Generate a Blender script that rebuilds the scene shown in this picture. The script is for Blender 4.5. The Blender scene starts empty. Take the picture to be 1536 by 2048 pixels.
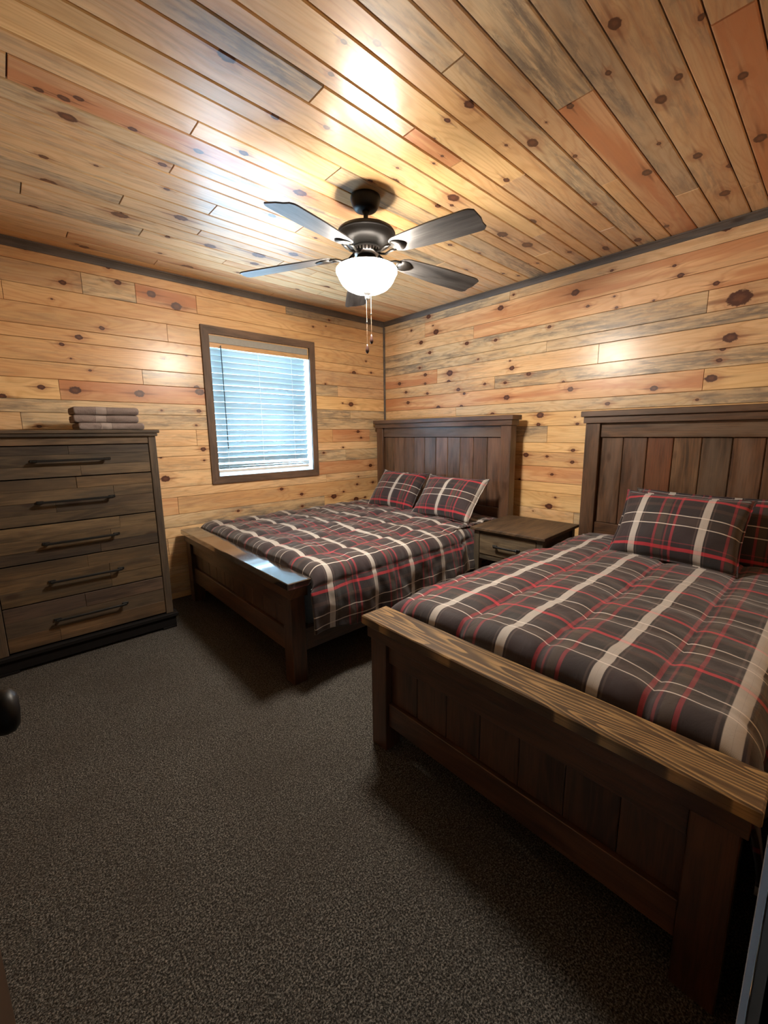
import bpy, bmesh, math, random
import numpy as np
from mathutils import Vector, Matrix, noise

SC = bpy.context.scene
COL = SC.collection
W, L, H = 3.3, 3.635, 2.554          # headboard wall at X=W, window wall at Y=L, ceiling height
XW = -0.75                           # the side wall out of view, left of the dresser
YD = -0.002                          # room face of the doorway wall

# ------------------------------------------------------------------ camera
yaw, pitch, roll = 0.74292, 0.171768, -0.009916
fw = Vector((math.sin(yaw)*math.cos(pitch), math.cos(yaw)*math.cos(pitch), -math.sin(pitch)))
r0 = Vector((math.cos(yaw), -math.sin(yaw), 0)); u0 = r0.cross(fw)
rr = r0*math.cos(roll) + u0*math.sin(roll); uu = -r0*math.sin(roll) + u0*math.cos(roll)
cam = bpy.data.cameras.new('camera'); camo = bpy.data.objects.new('camera', cam); COL.objects.link(camo)
camo.matrix_world = Matrix(((rr.x, uu.x, -fw.x, 0), (rr.y, uu.y, -fw.y, 0), (rr.z, uu.z, -fw.z, 1.3491), (0, 0, 0, 1)))
cam.sensor_fit = 'VERTICAL'; cam.sensor_height = 36; cam.lens = 831.37/2048*36
cam.shift_x = -8.58/2048; cam.shift_y = -13.34/2048; cam.clip_start = 0.01
SC.camera = camo

# ------------------------------------------------------------------ sky and exposure
SKY = 24.0
LAMP = 120.0
wd = bpy.data.worlds.new('sky'); SC.world = wd; wd.use_nodes = True
bg = wd.node_tree.nodes['Background']; bg.inputs[0].default_value = (0.46, 0.74, 1.0, 1); bg.inputs[1].default_value = SKY
SC.view_settings.view_transform = 'Standard'; SC.view_settings.look = 'None'
SC.view_settings.gamma = 1; SC.view_settings.use_curve_mapping = False
SC.view_settings.exposure = 0.80
SC.cycles.use_denoising = True
SC.cycles.max_bounces = 8; SC.cycles.diffuse_bounces = 5; SC.cycles.glossy_bounces = 3; SC.cycles.transmission_bounces = 4; SC.cycles.transparent_max_bounces = 8
SC.cycles.sample_clamp_indirect = 4.0
# daylight portal in the window opening: steers sampling of the sky, gives off nothing itself
pl = bpy.data.lights.new('window_portal', 'AREA'); pl.shape = 'RECTANGLE'; pl.size = 0.94; pl.size_y = 1.16; pl.cycles.is_portal = True
po = bpy.data.objects.new('window_portal', pl); COL.objects.link(po); po.location = (1.831, L+0.12, 1.58); po.rotation_euler = (math.radians(-90), 0, 0)

# ------------------------------------------------------------------ node helpers
class NT:
    def __init__(s, name):
        s.m = bpy.data.materials.new(name); s.m.use_nodes = True; s.t = s.m.node_tree; s.n = s.t.nodes; s.l = s.t.links
        s.b = s.n['Principled BSDF']; s.out = s.n['Material Output']
    def put(s, sock, v):
        if hasattr(v, 'is_output'): s.l.new(v, sock)
        elif isinstance(v, (tuple, list)) and len(v) == 3 and len(sock.default_value) == 4: sock.default_value = (*v, 1)
        else: sock.default_value = v
    def M(s, op, a, b=None, c=None, clamp=False):
        n = s.n.new('ShaderNodeMath'); n.operation = op; n.use_clamp = clamp
        for i, v in enumerate((a, b, c)):
            if v is not None: s.put(n.inputs[i], v)
        return n.outputs[0]
    def V(s, op, a, b=None):
        n = s.n.new('ShaderNodeVectorMath'); n.operation = op; s.put(n.inputs[0], a)
        if b is not None: s.put(n.inputs[1], b)
        return n.outputs['Value'] if op in ('LENGTH', 'DOT_PRODUCT') else n.outputs[0]
    def mix(s, f, a, b, mode='MIX'):
        n = s.n.new('ShaderNodeMix'); n.data_type = 'RGBA'; n.blend_type = mode; n.clamp_factor = True
        s.put(n.inputs[0], f); s.put(n.inputs[6], a); s.put(n.inputs[7], b); return n.outputs[2]
    def noise(s, vec, scale=1, detail=3, rough=.5, dist=0):
        n = s.n.new('ShaderNodeTexNoise'); s.put(n.inputs['Vector'], vec)
        n.inputs['Scale'].default_value = scale; n.inputs['Detail'].default_value = detail
        n.inputs['Roughness'].default_value = rough; n.inputs['Distortion'].default_value = dist
        return n.outputs['Fac']
    def smooth(s, x, a, b):
        n = s.n.new('ShaderNodeMapRange'); n.interpolation_type = 'SMOOTHSTEP'; n.clamp = True
        s.put(n.inputs[0], x); n.inputs[1].default_value = a; n.inputs[2].default_value = b; return n.outputs[0]
    def attr(s, name, typ='OBJECT'):
        n = s.n.new('ShaderNodeAttribute'); n.attribute_type = typ; n.attribute_name = name; return n
    def objc(s): return s.n.new('ShaderNodeTexCoord').outputs['Object']
    def xyz(s, v):
        n = s.n.new('ShaderNodeSeparateXYZ'); s.put(n.inputs[0], v); return n.outputs
    def comb(s, x, y, z):
        n = s.n.new('ShaderNodeCombineXYZ')
        for i, v in enumerate((x, y, z)): s.put(n.inputs[i], v)
        return n.outputs[0]
    def bump(s, h, strength=.3, dist=.002):
        n = s.n.new('ShaderNodeBump'); n.inputs['Strength'].default_value = strength; n.inputs['Distance'].default_value = dist
        s.put(n.inputs['Height'], h); s.l.new(n.outputs[0], s.b.inputs['Normal'])
    def fin(s, col, rough, metal=0, spec=.5):
        s.put(s.b.inputs['Base Color'], col); s.put(s.b.inputs['Roughness'], rough)
        s.b.inputs['Metallic'].default_value = metal; s.b.inputs['Specular IOR Level'].default_value = spec
        return s.m

def plain(name, col, rough=.5, metal=0, spec=.5, var=.12, scale=40):
    t = NT(name); n = t.noise(t.objc(), scale, 3)
    c = t.mix(n, tuple(x*(1-var) for x in col), tuple(min(1, x*(1+var)) for x in col))
    return t.fin(c, rough, metal, spec)

NK = 8
def pine_mat():
    """Varnished knotty pine. Each board carries its own tone, stain, redness, seed and knot positions as object properties."""
    t = NT('knotty_pine'); P = t.objc()
    tone = t.attr('tone').outputs['Color']; stain = t.attr('stain').outputs['Fac']; red = t.attr('redness').outputs['Fac']
    seed = t.attr('seed').outputs['Fac']
    dmin = None; tmin = None; rmax = None
    for i in range(NK):
        k = t.attr('knot%d' % i).outputs['Vector']; kr = t.xyz(k)[2]; r = t.M('MAXIMUM', kr, .00005)
        d = t.V('SUBTRACT', P, k)
        a = t.M('DIVIDE', t.V('LENGTH', t.V('MULTIPLY', d, (.72, 1, 0))), r)
        b = t.M('DIVIDE', t.V('LENGTH', t.V('MULTIPLY', d, (.13, 2.3, 0))), r)
        dmin = a if dmin is None else t.M('MINIMUM', dmin, a)
        tmin = b if tmin is None else t.M('MINIMUM', tmin, b)
    wob = t.noise(t.V('MULTIPLY', P, (60, 80, 0)), 1, 2)
    dmin = t.M('ADD', dmin, t.M('MULTIPLY', t.M('SUBTRACT', wob, .5), .7))
    q = t.xyz(P); sx = t.M('ADD', q[0], t.M('MULTIPLY', seed, 17.3)); sy = t.M('ADD', q[1], t.M('MULTIPLY', seed, 5.1))
    Q = t.comb(sx, sy, seed)
    warp = t.M('MULTIPLY', t.M('POWER', 2.718, t.M('MULTIPLY', dmin, -.45)), 1.1)
    big = t.noise(t.V('MULTIPLY', Q, (.9, 6.5, 1)), 1, 2, .45)
    ph = t.M('ADD', t.M('MULTIPLY', big, 17), t.M('MULTIPLY', warp, 2.2))
    ring = t.M('POWER', t.M('ADD', .5, t.M('MULTIPLY', .5, t.M('SINE', t.M('MULTIPLY', ph, 6.283)))), 3.0)
    fine = t.noise(t.V('MULTIPLY', Q, (7, 190, 1)), 1, 3, .6)
    patch = t.noise(t.V('MULTIPLY', Q, (1.3, 9, 2)), 1, 3, .55)
    streak = t.noise(t.V('MULTIPLY', Q, (5.5, 70, 1)), 1, 4, .65)
    c = t.mix(t.M('MULTIPLY', t.smooth(patch, .35, .68), .55), tone, t.V('MULTIPLY', tone, (.80, .70, .58)))
    c = t.mix(t.M('MULTIPLY', ring, .36), c, t.V('MULTIPLY', tone, (.66, .48, .34)))
    c = t.mix(t.M('MULTIPLY', t.smooth(fine, .45, .75), .34), c, t.V('MULTIPLY', tone, (.62, .5, .4)))
    rp = t.noise(t.V('MULTIPLY', Q, (.8, 13, 3)), 1, 3, .5, .6)
    c = t.mix(t.M('MULTIPLY', red, t.smooth(rp, .42, .60)), c, (.50, .185, .070))
    sp = t.noise(t.V('MULTIPLY', Q, (1.5, 11, 5)), 1, 3, .6, .3)
    sm = t.M('MULTIPLY', t.smooth(sp, .40, .66), t.smooth(streak, .30, .60))
    c = t.mix(t.M('MULTIPLY', stain, sm), c, (.20, .165, .125))
    mot = t.noise(t.V('MULTIPLY', Q, (9, 34, 4)), 1, 4, .7, .5)
    c = t.mix(t.M('MULTIPLY', t.M('MULTIPLY', stain, t.smooth(sp, .30, .60)), t.M('MULTIPLY', t.smooth(mot, .46, .66), .6)), c, (.12, .10, .085))
    c = t.mix(t.M('MULTIPLY', t.smooth(dmin, 3.4, 1.1), .40), c, (.34, .125, .045))
    c = t.mix(t.M('MULTIPLY', t.smooth(tmin, 1.15, .25), .70), c, (.20, .062, .022))
    c = t.mix(t.smooth(dmin, 1.22, .95), c, (.075, .022, .010))
    c = t.mix(t.M('MULTIPLY', t.smooth(dmin, .75, .2), .6), c, (.17, .060, .025))
    t.bump(t.M('ADD', t.M('MULTIPLY', streak, .5), t.M('MULTIPLY', t.smooth(dmin, .8, 1.2), .6)), .16, .0012)
    t.b.inputs['Coat Weight'].default_value = .5; t.b.inputs['Coat IOR'].default_value = 1.5; t.b.inputs['Coat Roughness'].default_value = .25
    return t.fin(c, t.M('ADD', .35, t.M('MULTIPLY', streak, .14)), 0, .4)

def stained_mat(name, dark, light, lines=.5, rough=.42, gray=(.11, .095, .085), freq=11, fscale=(1.1, 7), spec=.45):
    """Dark stained softwood for furniture; local X runs along the grain, per-object seed and tone."""
    t = NT(name); P = t.objc(); seed = t.attr('seed').outputs['Fac']; tone = t.attr('tone').outputs['Color']; stain = t.attr('stain').outputs['Fac']
    q = t.xyz(P)
    Q = t.comb(t.M('ADD', q[0], t.M('MULTIPLY', seed, 13.7)), t.M('ADD', q[1], t.M('MULTIPLY', q[2], .8)), seed)
    big = t.noise(t.V('MULTIPLY', Q, (fscale[0], fscale[1], 1)), 1, 2, .5)
    ring = t.M('POWER', t.M('ADD', .5, t.M('MULTIPLY', .5, t.M('SINE', t.M('MULTIPLY', big, 6.283*freq)))), 3)
    fine = t.noise(t.V('MULTIPLY', Q, (6, 170, 1)), 1, 4, .65)
    patch = t.noise(t.V('MULTIPLY', Q, (2.2, 16, 1)), 1, 4, .6, .4)
    c = t.mix(t.smooth(patch, .3, .72), dark, light)
    if lines > .6:
        q2 = t.comb(q[0], t.M('MULTIPLY', q[1], 1), 3.7)
        cont = t.noise(t.V('MULTIPLY', q2, (.8, 8.5, 1)), 1, 1.5, .5, .15); rag = t.noise(t.V('MULTIPLY', q2, (25, 60, 1)), 1, 2)
        fr = t.M('FRACT', t.M('ADD', t.M('MULTIPLY', cont, 30), t.M('MULTIPLY', rag, .16)))
        ln_ = t.M('MULTIPLY', t.smooth(fr, .0, .75), t.smooth(fr, 1.0, .86))
        c = t.mix(t.M('MULTIPLY', t.M('POWER', ln_, 3), .85), c, (.33, .205, .085))
    else:
        c = t.mix(t.M('MULTIPLY', ring, lines), c, light)
    c = t.mix(t.M('MULTIPLY', t.smooth(fine, .42, .7), .55), c, t.V('MULTIPLY', dark, (.5, .5, .5)))
    c = t.mix(t.M('MULTIPLY', stain, t.smooth(t.noise(t.V('MULTIPLY', Q, (1.8, 12, 7)), 1, 4, .6), .38, .62)), c, gray)
    kn = t.n.new('ShaderNodeTexVoronoi'); kn.inputs['Scale'].default_value = 1; t.put(kn.inputs['Vector'], t.V('MULTIPLY', Q, (2.6, 6.5, 1)))
    c = t.mix(t.M('MULTIPLY', t.smooth(kn.outputs['Distance'], .14, .06), .75), c, (.025, .012, .007))
    c = t.mix(1.0, c, tone, 'MULTIPLY')
    t.bump(t.M('ADD', fine, t.M('MULTIPLY', ring, .3)), .25, .0015)
    return t.fin(c, t.M('ADD', rough, t.M('MULTIPLY', fine, .12)), 0, spec)

def band(t, x, c, w, s=.0012):
    """1 inside |x-c|<w/2 where x is already wrapped to a period"""
    return t.smooth(t.M('ABSOLUTE', t.M('SUBTRACT', x, c)), w/2+s, w/2-s)

def plaid_mat():
    t = NT('plaid_flannel')
    uv = t.n.new('ShaderNodeUVMap'); uv.uv_map = 'UVMap'; q = t.xyz(uv.outputs[0])
    PER = .31
    u = t.M('MULTIPLY', t.M('FRACT', t.M('DIVIDE', q[0], PER)), PER)      # 0..PER across the wide stripes
    v = t.M('MULTIPLY', t.M('FRACT', t.M('DIVIDE', q[1], PER)), PER)
    base = (.0115, .0098, .0116)
    a = t.mix(t.M('MULTIPLY', t.smooth(u, .05, .14), .55), base, (.024, .011, .014))
    for c_, w_, col, f in ((.105, .012, (.30, .020, .035), .8), (.128, .03, (.060, .045, .030), .7), (.155, .008, (.30, .03, .04), .55), (.185, .012, (.34, .022, .04), .9),
                           (.008, .017, (.40, .375, .345), 1.0), (.302, .017, (.40, .375, .345), 1.0), (.026, .006, (.085, .06, .055), .8), (.284, .006, (.085, .06, .055), .8)):
        a = t.mix(t.M('MULTIPLY', band(t, u, c_, w_), f), a, col)
    b = t.mix(t.M('MULTIPLY', t.smooth(v, .20, .08), .5), base, (.026, .012, .015))
    for c_, w_, col, f in ((.0, .016, (.40, .018, .032), 1.0), (.31, .016, (.40, .018, .032), 1.0), (.030, .005, (.25, .03, .04), .6), (.125, .0055, (.60, .55, .50), 1.0), (.187, .0055, (.60, .55, .50), 1.0),
                           (.156, .045, (.065, .045, .035), .5), (.25, .02, (.075, .04, .03), .6)):
        b = t.mix(t.M('MULTIPLY', band(t, v, c_, w_), f), b, col)
    tw = t.M('FRACT', t.M('MULTIPLY', t.M('ADD', q[0], q[1]), 420))
    wide = t.M('MAXIMUM', band(t, u, .008, .017), band(t, u, .302, .017))
    redv = t.M('MAXIMUM', band(t, v, 0, .02), band(t, v, .31, .02))
    f = t.M('SUBTRACT', .5, t.M('MULTIPLY', wide, .22))
    whv = t.M('MAXIMUM', band(t, v, .125, .0055), band(t, v, .187, .0055))
    f = t.M('ADD', f, t.M('MULTIPLY', t.M('MAXIMUM', redv, whv), .12))
    c = t.mix(f, a, b)
    c = t.V('MULTIPLY', c, t.comb(*[t.M('ADD', 1.25, t.M('MULTIPLY', t.M('SUBTRACT', tw, .5), .3))]*3))
    h = t.noise(t.V('MULTIPLY', uv.outputs[0], (500, 500, 0)), 1, 2)
    w2 = t.noise(t.V('MULTIPLY', uv.outputs[0], (26, 17, 0)), 1, 3, .6, .8)
    t.bump(t.M('ADD', t.M('MULTIPLY', h, .08), w2), .35, .006)
    t.b.inputs['Sheen Weight'].default_value = .25; t.b.inputs['Sheen Roughness'].default_value = .5
    return t.fin(c, .75, 0, .35)

def carpet_mat():
    t = NT('carpet_pile'); P = t.objc()
    a = t.noise(P, 210, 3, .7); b = t.noise(P, 75, 3, .6); c = t.noise(P, 2.2, 3, .6)
    v = t.n.new('ShaderNodeTexVoronoi'); v.inputs['Scale'].default_value = 170; t.put(v.inputs['Vector'], P)
    k = t.M('MULTIPLY', t.smooth(a, .40, .66), t.M('ADD', .55, b))
    col = t.mix(k, (.020, .019, .0165), (.25, .235, .21))
    col = t.mix(t.M('MULTIPLY', t.smooth(v.outputs['Distance'], .35, .8), .6), col, (.018, .015, .013))
    col = t.mix(t.M('MULTIPLY', t.smooth(c, .35, .7), .35), col, (.055, .046, .038))
    t.bump(t.M('ADD', t.M('MULTIPLY', a, .8), t.M('MULTIPLY', b, 1.2)), .9, .012)
    return t.fin(col, .95, 0, .1)

PINE = pine_mat()
FURN = stained_mat('dark_walnut_stain', (.024, .0145, .009), (.090, .053, .031), .45, .34)
CAPW = stained_mat('golden_grain_walnut_stain', (.045, .027, .015), (.10, .058, .028), .85, .30, freq=9, fscale=(1.0, 5), spec=.6)
CAPS = stained_mat('satin_walnut_top', (.016, .010, .007), (.042, .026, .017), .25, .14, spec=1.0)
CAPS.node_tree.nodes['Principled BSDF'].inputs['Coat Weight'].default_value = 1; CAPS.node_tree.nodes['Principled BSDF'].inputs['Coat Roughness'].default_value = .07; CAPS.node_tree.nodes['Principled BSDF'].inputs['Coat IOR'].default_value = 2.5
GREYW = stained_mat('weathered_barn_board', (.048, .036, .025), (.165, .126, .086), .40, .55, gray=(.060, .053, .047))
TRIMW = stained_mat('weathered_grey_trim', (.060, .050, .042), (.150, .118, .092), .25, .55)
PLAID = plaid_mat(); CARPET = carpet_mat()
_f = FURN.node_tree.nodes['Principled BSDF']; _f.inputs['Coat Weight'].default_value = .35; _f.inputs['Coat Roughness'].default_value = .28
BACK = plain('dark_groove_backing', (.11, .045, .020), .8)
BRONZE = plain('oil_rubbed_bronze', (.008, .007, .006), .42, .2, .25, .2, 90)
NICKEL = plain('brushed_nickel', (.42, .42, .42), .34, .8)
BLACK = plain('black_iron', (.010, .010, .010), .45, .3)
WHITE = plain('white_vinyl', (.78, .79, .78), .4, 0, .5, .03)
CHAIN = plain('brass_chain', (.55, .42, .30), .35, 1)
PENDANT = plain('dark_pull_wood', (.035, .012, .008), .4)
BLKWOOD = plain('blackened_base_wood', (.005, .004, .004), .8, 0, .2)
DOORW = plain('dark_stained_door', (.050, .026, .012), .5, 0, .4, .3, 12)
PAINT = plain('grey_paint', (.24, .20, .185), .9, 0, .1, .03)
HALL = plain('dim_hall_plaster', (.20, .18, .16), .8)
CORD = plain('dark_plastic_wand', (.05, .09, .11), .4)
MATT = plain('mattress_ticking', (.35, .34, .33), .9)
def towel_mat():
    t = NT('terry_cloth'); P = t.objc(); a = t.noise(P, 330, 2, .6)
    x = t.xyz(P)[0]; bd = t.smooth(t.M('ABSOLUTE', t.M('ADD', x, .030)), .030, .026)
    c = t.mix(a, (.15, .115, .105), (.36, .295, .27)); c = t.mix(t.M('MULTIPLY', bd, .6), c, (.34, .29, .265))
    t.bump(t.M('MULTIPLY', a, t.M('SUBTRACT', 1, bd)), .8, .006); return t.fin(c, .95, 0, .1)
TERRY = towel_mat()
def slat_mat():
    t = NT('white_blind_slat'); tr = t.n.new('ShaderNodeBsdfTranslucent'); tr.inputs[0].default_value = (.45, .56, .58, 1)
    t.fin((.36, .42, .43), .45); mx = t.n.new('ShaderNodeMixShader'); mx.inputs[0].default_value = .06
    t.l.new(t.b.outputs[0], mx.inputs[1]); t.l.new(tr.outputs[0], mx.inputs[2]); t.l.new(mx.outputs[0], t.out.inputs[0]); return t.m
SLAT = slat_mat()
def glass_mat():
    t = NT('window_glass'); a = t.n.new('ShaderNodeBsdfTransparent'); g = t.n.new('ShaderNodeBsdfGlossy'); g.inputs['Roughness'].default_value = .02
    mx = t.n.new('ShaderNodeMixShader'); mx.inputs[0].default_value = .06
    t.l.new(a.outputs[0], mx.inputs[1]); t.l.new(g.outputs[0], mx.inputs[2]); t.l.new(mx.outputs[0], t.out.inputs[0]); return t.m
GLASS = glass_mat()
def bowl_mat():
    t = NT('lit_frosted_glass'); t.fin((.9, .9, .88), .3); t.b.inputs['Emission Color'].default_value = (1, .89, .76, 1); t.b.inputs['Emission Strength'].default_value = LAMP; return t.m
BOWL = bowl_mat()

# ------------------------------------------------------------------ mesh helpers
RND = random.Random(4)
def mesh_obj(name, me, mat=None, parent=None, smooth=False):
    o = bpy.data.objects.new(name, me); COL.objects.link(o)
    if mat is not None and not me.materials: me.materials.append(mat)
    if parent is not None: o.parent = parent
    if smooth: me.polygons.foreach_set('use_smooth', [True]*len(me.polygons))
    return o
def put(name, bm, mat, parent=None, smooth=False, grain=None, tone=None, stain=0.0, seed=None, label=None):
    me = bpy.data.meshes.new(name); bmesh.ops.recalc_face_normals(bm, faces=bm.faces); bm.to_mesh(me); bm.free()
    o = mesh_obj(name, me, mat, parent, smooth)
    wood(o, tone, stain, seed)
    if label: o['label'] = label
    return o
def wood(o, tone=None, stain=0.0, seed=None):
    o['tone'] = list(tone or (1., 1., 1.)); o['stain'] = float(stain); o['seed'] = float(RND.random()*9 if seed is None else seed)
def bxf(bm, x0, x1, y0, y1, z0, z1, bev=0.0, seg=1):
    vs = [bm.verts.new((x, y, z)) for x in (x0, x1) for y in (y0, y1) for z in (z0, z1)]
    fs = [bm.faces.new([vs[i] for i in f]) for f in ((0, 1, 3, 2), (4, 6, 7, 5), (0, 4, 5, 1), (2, 3, 7, 6), (0, 2, 6, 4), (1, 5, 7, 3))]
    if bev:
        es = list({e for f in fs for e in f.edges})
        bmesh.ops.bevel(bm, geom=es, offset=bev, segments=seg, affect='EDGES', profile=.5)
    return bm
def box(name, x0, x1, y0, y1, z0, z1, mat, parent=None, bev=.002, axis='x', **k):
    """Box given in parent's frame; its own local X is turned along `axis` so the grain follows the board."""
    cx, cy, cz = (x0+x1)/2, (y0+y1)/2, (z0+z1)/2; dx, dy, dz = (x1-x0)/2, (y1-y0)/2, (z1-z0)/2
    if axis == 'x': d, R = (dx, dy, dz), Matrix.Identity(4)
    elif axis == 'y': d, R = (dy, dx, dz), Matrix.Rotation(math.pi/2, 4, 'Z')
    else: d, R = (dz, dy, dx), Matrix.Rotation(-math.pi/2, 4, 'Y')
    bm = bmesh.new(); bxf(bm, -d[0], d[0], -d[1], d[1], -d[2], d[2], bev)
    o = put(name, bm, mat, parent, **k); o.matrix_local = Matrix.Translation((cx, cy, cz)) @ R
    return o
def empty(name, loc, label, cat, group=None, rotz=0):
    o = bpy.data.objects.new(name, None); COL.objects.link(o); o.empty_display_size = .1
    o.location = loc; o.rotation_euler = (0, 0, rotz); o['label'] = label; o['category'] = cat
    if group: o['group'] = group
    return o
def tag(o, label, cat, group=None, kind=None):
    o['label'] = label; o['category'] = cat
    if group: o['group'] = group
    if kind: o['kind'] = kind
    return o
def lathe(bm, prof, n=32, c=(0, 0, 0), cap=False):
    rings = []
    for r, z in prof: rings.append([bm.verts.new((c[0]+r*math.cos(2*math.pi*i/n), c[1]+r*math.sin(2*math.pi*i/n), c[2]+z)) for i in range(n)])
    for a, b in zip(rings, rings[1:]):
        for i in range(n): bm.faces.new((a[i], a[(i+1) % n], b[(i+1) % n], b[i]))
    if cap: bm.faces.new(rings[0][::-1]); bm.faces.new(rings[-1])
    return bm
def tube(bm, pts, r, n=8):
    rings = []
    for i, p in enumerate(pts):
        p = Vector(p); d = (Vector(pts[min(i+1, len(pts)-1)])-Vector(pts[max(i-1, 0)])).normalized()
        a = d.cross(Vector((0, 0, 1))); a = a if a.length > .05 else d.cross(Vector((1, 0, 0))); a.normalize(); b = d.cross(a)
        ri = r[i] if isinstance(r, (list, tuple)) else r
        rings.append([bm.verts.new(p+a*ri*math.cos(2*math.pi*k/n)+b*ri*math.sin(2*math.pi*k/n)) for k in range(n)])
    for A, B in zip(rings, rings[1:]):
        for k in range(n): bm.faces.new((A[k], A[(k+1) % n], B[(k+1) % n], B[k]))
    bm.faces.new(rings[0][::-1]); bm.faces.new(rings[-1]); return bm

# ------------------------------------------------------------------ room shell
def struct(name, boxes, mat, label, cat):
    bm = bmesh.new()
    for b in boxes: bxf(bm, *b)
    return tag(put(name, bm, mat), label, cat, kind='structure')
DX0, DX1, DH = -.135, .66, 2.05       # doorway
OX0, OX1, OZ0, OZ1 = 1.352, 2.302, .995, 2.167   # window opening
floor = struct('floor', [(XW-.1, W+.1, -1.3, L+.1, -.05, 0)], CARPET, 'dark brown-grey speckled cut pile carpet across the bedroom', 'carpet')
ceiling = struct('ceiling', [(XW-.1, W+.1, -.12, L+.15, H+.013, H+.1)], BACK, 'varnished knotty pine tongue-and-groove ceiling above both beds', 'ceiling')
T0 = .013
wall_left = struct('wall_left', [(XW-.1, OX0-.012, L+T0, L+.13, 0, H+.02), (OX1+.012, W+.1, L+T0, L+.13, 0, H+.02), (OX0-.012, OX1+.012, L+T0, L+.13, 0, OZ0-.012), (OX0-.012, OX1+.012, L+T0, L+.13, OZ1+.012, H+.02)], BACK, 'honey knotty pine plank wall around the window behind the chest', 'wall')
wall_right = struct('wall_right', [(W+T0, W+.1, -.12, L+.1, 0, H+.02)], BACK, 'honey knotty pine plank wall behind the two headboards', 'wall')
wall_side = struct('wall_side', [(XW-.1, XW-T0, -.12, L+.1, 0, H+.02)], BACK, 'knotty pine plank wall beside the chest, outside the frame', 'wall')
wall_door = struct('wall_door', [(XW-.1, DX0, -.12, YD-T0, 0, H+.02), (DX1, W+.1, -.12, YD-T0, 0, H+.02), (DX0, DX1, -.12, YD-T0, DH, H+.02)], BACK, 'pine plank wall holding the doorway the photo looks in from', 'wall')
struct('wall_hall', [(-1.1, -1.0, -1.3, -.12, 0, 2.5), (1.5, 1.6, -1.3, -.12, 0, 2.5), (-1.1, 1.6, -1.4, -1.3, 0, 2.5), (-1.1, 1.6, -1.4, -.12, 2.5, 2.6)], HALL, 'dim plaster hall behind the doorway', 'wall')

TONE = dict(n=(.60, .385, .195), l=(.66, .455, .260), y=(.69, .475, .240), r=(.53, .305, .165), o=(.60, .375, .205), g=(.55, .415, .260), d=(.42, .310, .200), b=(.50, .345, .200), t=(.56, .38, .22))
PAR = dict(n=(.25, .30), l=(.38, .22), y=(.15, .22), r=(.12, .85), o=(.25, .85), g=(.80, .05), d=(1.0, .03), b=(.50, .30), t=(.42, .25))
TONE = {k: (v[0]*1.27, v[1]*1.27, v[2]*1.20) for k, v in TONE.items()}
PAR = dict(n=(.22, .20), l=(.36, .10), y=(.12, .10), r=(.12, .75), o=(.12, .65), g=(.85, .02), d=(1.0, .03), b=(.50, .20), t=(.40, .14))
def plank(parent, a0, a1, b0, b1, kind, place, gap, knots, thick=.012, ch=.0035):
    """place: 'c' ceiling (a=X, b=Y), 'l' window wall (a=X, b=Z), 'r' headboard wall (a=Y, b=Z), 's' side wall, 'd' door wall"""
    ln, wd_ = a1-a0-gap*.8, b1-b0-gap
    bm = bmesh.new(); x, y = ln/2, wd_/2
    lo = [bm.verts.new(p) for p in ((-x, -y, -thick), (x, -y, -thick), (x, y, -thick), (-x, y, -thick))]
    md = [bm.verts.new(p) for p in ((-x, -y, -ch), (x, -y, -ch), (x, y, -ch), (-x, y, -ch))]
    e = ch*.35; hi = [bm.verts.new(p) for p in ((-x+e, -y+ch, 0), (x-e, -y+ch, 0), (x-e, y-ch, 0), (-x+e, y-ch, 0))]
    for A, B in ((lo, md), (md, hi)):
        for i in range(4): bm.faces.new((A[i], A[(i+1) % 4], B[(i+1) % 4], B[i]))
    bm.faces.new(hi)
    me = bpy.data.meshes.new('plank'); bm.to_mesh(me); bm.free()
    o = mesh_obj('plank', me, PINE, parent); ca, cb = (a0+a1)/2, (b0+b1)/2
    up = RND.uniform(-.0008, .0008)
    X, Y, Z = Vector((1, 0, 0)), Vector((0, 1, 0)), Vector((0, 0, 1))
    ax, ay, org, sa, sb = {'c': (X, -Y, Vector((ca, cb, H+up)), 1, -1), 'l': (X, Z, Vector((ca, L+up, cb)), 1, 1), 'r': (-Y, Z, Vector((W+up, ca, cb)), -1, 1),
                   's': (Y, Z, Vector((XW-up, ca, cb)), 1, 1), 'd': (-X, Z, Vector((ca, YD-up, cb)), -1, 1)}[place]
    az = ax.cross(ay); o.matrix_world = Matrix(((ax.x, ay.x, az.x, org.x), (ax.y, ay.y, az.y, org.y), (ax.z, ay.z, az.z, org.z), (0, 0, 0, 1)))
    st, rd = PAR[kind]; j = RND.uniform(.92, 1.07)
    o['tone'] = [c*j for c in TONE[kind]]; o['stain'] = st*RND.uniform(.8, 1.1); o['redness'] = rd*RND.uniform(.8, 1.2); o['seed'] = RND.random()*9
    ks = sorted([k for k in knots if a0 < k[0] < a1 and b0 < k[1] < b1], key=lambda k: -k[2])[:NK]
    for i in range(NK):
        o['knot%d' % i] = [sa*(ks[i][0]-ca), sb*(ks[i][1]-cb), ks[i][2]] if i < len(ks) else [0., 0., 0.]
    return o
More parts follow.
